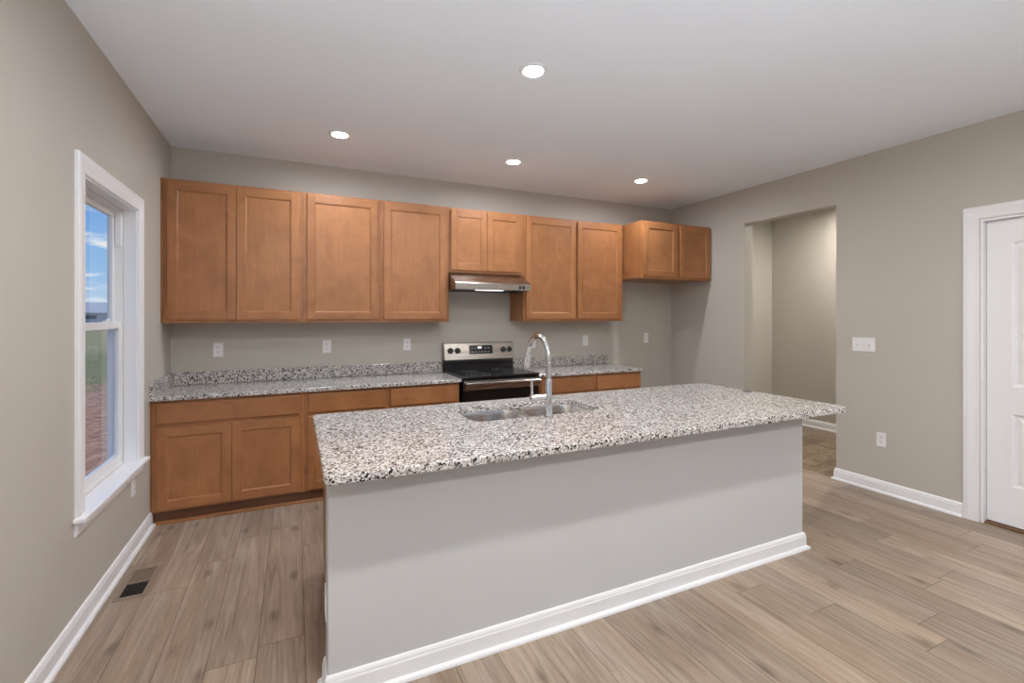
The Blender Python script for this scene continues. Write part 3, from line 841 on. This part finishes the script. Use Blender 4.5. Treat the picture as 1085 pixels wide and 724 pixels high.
bm = bmesh.new(); bm_prism(bm, [(-.708, .818), (-.703, .812), (-.690, .812), (-.686, .820), (-.686, .857), (-.692, .865), (-.701, .865), (-.708, .858)], RX0+.012, RX1-.012, lambda a, b, c: (c, a, b))
hdl = obj('handle', bm, M_steel, dv, .003)
for xx in (RX0+.035, RX1-.065): box('handle_bracket', (xx, xx+.03, -.6865, -.6578, .823, .847), M_steel, hdl)
box('storage_drawer', (RX0+.004, RX1-.004, -.648, -.6155, .075, .228), M_steel, ra, .003)

# ------------------------------------------------------------------ range hood
HX0, HX1 = 2.228, 2.998
ho = thing('range_hood', ((HX0+HX1)/2, -.25, 1.69), 'stainless under-cabinet range hood above the stove', 'range hood')
bm = bmesh.new()
bm_prism(bm, [(-.002, 1.712), (-.002, 1.8665), (-.318, 1.8665), (-.335, 1.858), (-.490, 1.768), (-.498, 1.758), (-.498, 1.700), (-.482, 1.698), (-.482, 1.712)], HX0, HX1, lambda a, b, c: (c, a, b))
hs = obj('canopy', bm, M_steel, ho, .002)
box('side_lip', (HX0, HX0+.012, -.4815, -.003, 1.698, 1.7118), M_steel, ho); box('side_lip', (HX1-.012, HX1, -.4815, -.003, 1.698, 1.7118), M_steel, ho)
for xa, xb_ in ((HX0+.03, HX0+.375), (HX0+.395, HX1-.03)):
    bm = bmesh.new(); bm_box(bm, xa, xb_, -.375, -.04, 1.703, 1.7115)
    for k in range(12): bm_box(bm, xa+.01, xb_-.01, -.365+k*.027, -.353+k*.027, 1.701, 1.703)
    obj('filter', bm, M_rubber, ho)
box('light_lens', (HX0+.23, HX0+.50, -.470, -.395, 1.698, 1.7115), emit_mat('hood_lens', (1, .97, .92), 3.0), ho, .003)
for xx in (HX1-.128, HX1-.090): box('switch', (xx, xx+.024, -.5005, -.4984, 1.713, 1.745), M_rubber, ho, .001)

# ------------------------------------------------------------------ outlets and switches
def make_outlet(label):
    r = thing('wall_outlet', (0, 0, 0), label, 'outlet', 'white wall outlets')
    # local frame: plate faces -y
    bm = bmesh.new(); bm_box(bm, -.036, .036, -.0058, -.0003, -.0585, .0585); obj('plate', bm, M_plast, r, .003)
    for s in (-1, 1):
        zc = s*.0195
        bm = bmesh.new(); bm_prism(bm, [(x, z+zc) for x, z in rrect(-.0168, .0168, -.0142, .0142, .008, 5)], -.0078, -.0059, lambda a, b, h: (a, h, b))
        rc = obj('receptacle', bm, M_plast, r)
        bm = bmesh.new(); bm_box(bm, -.0078, -.0050, -.0084, -.0079, zc-.001, zc+.0085); bm_box(bm, .0050, .0074, -.0084, -.0079, zc, zc+.0075)
        bm_lathe(bm, [(.0005, -.0084), (.0028, -.0084), (.0028, -.0079), (.0005, -.0079)], (0, 0, zc-.0072), 12, 'y'); obj('slots', bm, M_slot, rc)
    bm = bmesh.new(); bm_lathe(bm, [(.0005, -.0072), (.003, -.0068), (.003, -.0059), (.0005, -.0059)], (0, 0, 0), 14, 'y'); obj('screw', bm, M_plast, r, smooth=35)
    return r
ol = make_outlet('white outlet on back wall nearest the left corner')
ol.location = (.325, 0, 1.172)
for loc, rz, lab in (((1.168, 0, 1.178), 0, 'middle one of three white outlets on back wall over the left counter'),
                     ((1.897, 0, 1.178), 0, 'white outlet on back wall just left of the range'),
                     ((3.278, 0, 1.163), 0, 'white outlet on back wall seen through the faucet arch'),
                     ((3.967, 0, 1.172), 0, 'white outlet on back wall above the right counter'),
                     ((4.865, 0, 1.186), 0, 'white outlet on back wall in the empty fridge gap'),
                     ((0, -.978, .405), math.radians(90), 'white outlet low on the left wall under the window'),
                     ((XR, -2.365, .436), math.radians(-90), 'white outlet low on the right wall beside the white door'),
                     ((IX0, -2.622, .345), math.radians(-90), 'white outlet on the narrow left end of the island')):
    dup(ol, loc, lab, 'white wall outlets', rz)
sw = thing('light_switch', (XR, -2.2325, 1.211), 'white triple toggle switch plate on the right wall beside the opening', 'light switch')
X0, Yc, Zc = XR, -2.2325, 1.211
bm = bmesh.new(); bm_box(bm, X0-.0058, X0-.0003, Yc-.0875, Yc+.0875, Zc-.0585, Zc+.0585); obj('plate', bm, M_plast, sw, .003)
for k in (-1, 0, 1):
    yy = Yc+k*.046
    bm = bmesh.new(); bm_prism(bm, [(X0-.0059, Zc-.011), (X0-.0059, Zc+.011), (X0-.010, Zc+.009), (X0-.017, Zc+.010), (X0-.017, Zc+.004), (X0-.009, Zc-.009)], yy-.0045, yy+.0045, lambda a, b, h: (a, h, b)); obj('toggle', bm, M_plast, sw, .0008)
    for zz in (-.030, .030):
        bm = bmesh.new(); bm_lathe(bm, [(.0005, -.0068), (.0028, -.0066), (.0028, -.0059), (.0005, -.0059)], (X0, yy, Zc+zz), 12, 'x'); obj('screw', bm, M_grey, sw, smooth=35)

# ------------------------------------------------------------------ floor register
vx0, vx1, vy0, vy1 = .062, .205, -1.566, -1.236
vr = thing('floor_register', ((vx0+vx1)/2, (vy0+vy1)/2, 0), 'brown metal floor vent with one dark open half beside the left baseboard', 'floor vent')
bm = bmesh.new(); bm_sweep(bm, [(vx0, vy0), (vx1, vy0), (vx1, vy1), (vx0, vy1)], [(0, .0005), (.002, .003), (.012, .0065), (.022, .0065), (.022, .0005)], 1, XY, closed=True)
bm_box(bm, vx0+.022, vx1-.022, (vy0+vy1)/2-.006, (vy0+vy1)/2+.006, .0005, .0062)
obj('frame', bm, M_vent, vr)
def grille(ya, yb, back, slat, zs_):
    bm = bmesh.new(); bm_box(bm, vx0+.0225, vx1-.0225, ya, yb, .0005, .0015, 0)
    n = 10
    for k in range(n):
        yy = ya+(yb-ya)*(k+.5)/n; bm_box(bm, vx0+.0225, vx1-.0225, yy-.0025, yy+.0025, .0015, zs_, 1)
    return bm
gf = obj('grille', grille(vy0+.0225, (vy0+vy1)/2-.0065, 0, 0, .0035), [M_ventdark, M_ventdark], vr); gf['label'] = 'dark open grille'
gb = obj('grille', grille((vy0+vy1)/2+.0065, vy1-.0225, 0, 0, .0048), [M_vent, M_vent], vr); gb['label'] = 'closed brown grille'

# ------------------------------------------------------------------ recessed ceiling lights
M_can = emit_mat('lamp_lens', (.945, .985, 1.06), CAN_KITCHEN)
M_can2 = emit_mat('lamp_lens_room', (1.0, .975, .95), CAN_ROOM)
M_can3 = emit_mat('lamp_lens_hall', (1.0, .95, .89), CAN_HALL)
def can(x, y, label, mat, group):
    r = thing('ceiling_light', (x, y, H-.006), label, 'ceiling light', group)
    bm = bmesh.new(); bm_lathe(bm, [(.0535, .0055), (.0535, -.003), (.058, -.006), (.068, -.006), (.078, .0), (.080, .0055)], (x, y, H-.006), 40)
    # open ring: drop the two caps
    caps = [f for f in bm.faces if len(f.verts) > 4]; bmesh.ops.delete(bm, geom=caps, context='FACES_ONLY')
    obj('trim_ring', bm, M_plast, r, smooth=40)
    bm = bmesh.new(); bm_lathe(bm, [(.001, -.004), (.032, -.0036), (.052, -.0015), (.052, .0035), (.001, .0035)], (x, y, H-.006), 36)
    obj('lens', bm, mat, r, smooth=40)
    return r
for x, y, lab in ((2.105, -2.260, 'lit recessed ceiling light above the island, nearest the camera'), (1.210, -.839, 'lit recessed ceiling light over the left counter'),
                  (2.654, -.831, 'lit recessed ceiling light in front of the range hood'), (4.058, -.857, 'lit recessed ceiling light nearest the right corner')):
    can(x, y, lab, M_can, 'recessed ceiling lights')
for i, (x, y) in enumerate(((1.1, -3.62), (3.3, -3.62), (1.0, -5.9), (2.65, -5.9), (4.3, -5.9))):
    can(x, y, ['lit recessed ceiling light behind the camera on the left', 'lit recessed ceiling light behind the island on the right', 'rear row ceiling light by the left wall', 'rear row ceiling light in the middle', 'rear row ceiling light by the right wall'][i], M_can2, 'recessed lights of the living area')
can(6.55, -1.5, 'recessed ceiling light inside the hall beyond the opening', M_can3, 'hall lights')

# two added uplighters, unseen behind the camera, to brighten the ceiling
M_up = emit_mat('fill_lens', (.90, .98, 1.09), FILL_UPLIGHT)
def uplighter(x, y, label):
    r = thing('fill_uplighter', (x, y, 0), label, 'fill light', 'added fill uplighters')
    bm = bmesh.new(); bm_lathe(bm, [(.001, .0005), (.15, .0005), (.15, .012), (.13, .022), (.02, .03), (.001, .03)], (x, y, 0), 36); obj('base', bm, M_rubber, r, smooth=35)
    bm = bmesh.new(); bm_tube(bm, [(x, y, .0302), (x, y, .93)], .013, 16); obj('pole', bm, M_rubber, r, smooth=35)
    bm = bmesh.new(); bm_lathe(bm, [(.001, .9302), (.03, .9302), (.10, .955), (.17, 1.0), (.215, 1.055), (.210, 1.057), (.165, 1.008), (.09, .965), (.001, .95)], (x, y, 0), 40); obj('fill_bowl', bm, M_plast, r, smooth=35)
    bm = bmesh.new(); bm_lathe(bm, [(.001, 1.035), (.180, 1.035), (.180, 1.045), (.001, 1.047)], (x, y, 0), 36); obj('lens', bm, M_up, r, smooth=35)
uplighter(.50, -5.20, 'added black fill uplighter beside the left wall behind the camera')
uplighter(1.95, -5.20, 'added black fill uplighter in the open living area behind the camera')
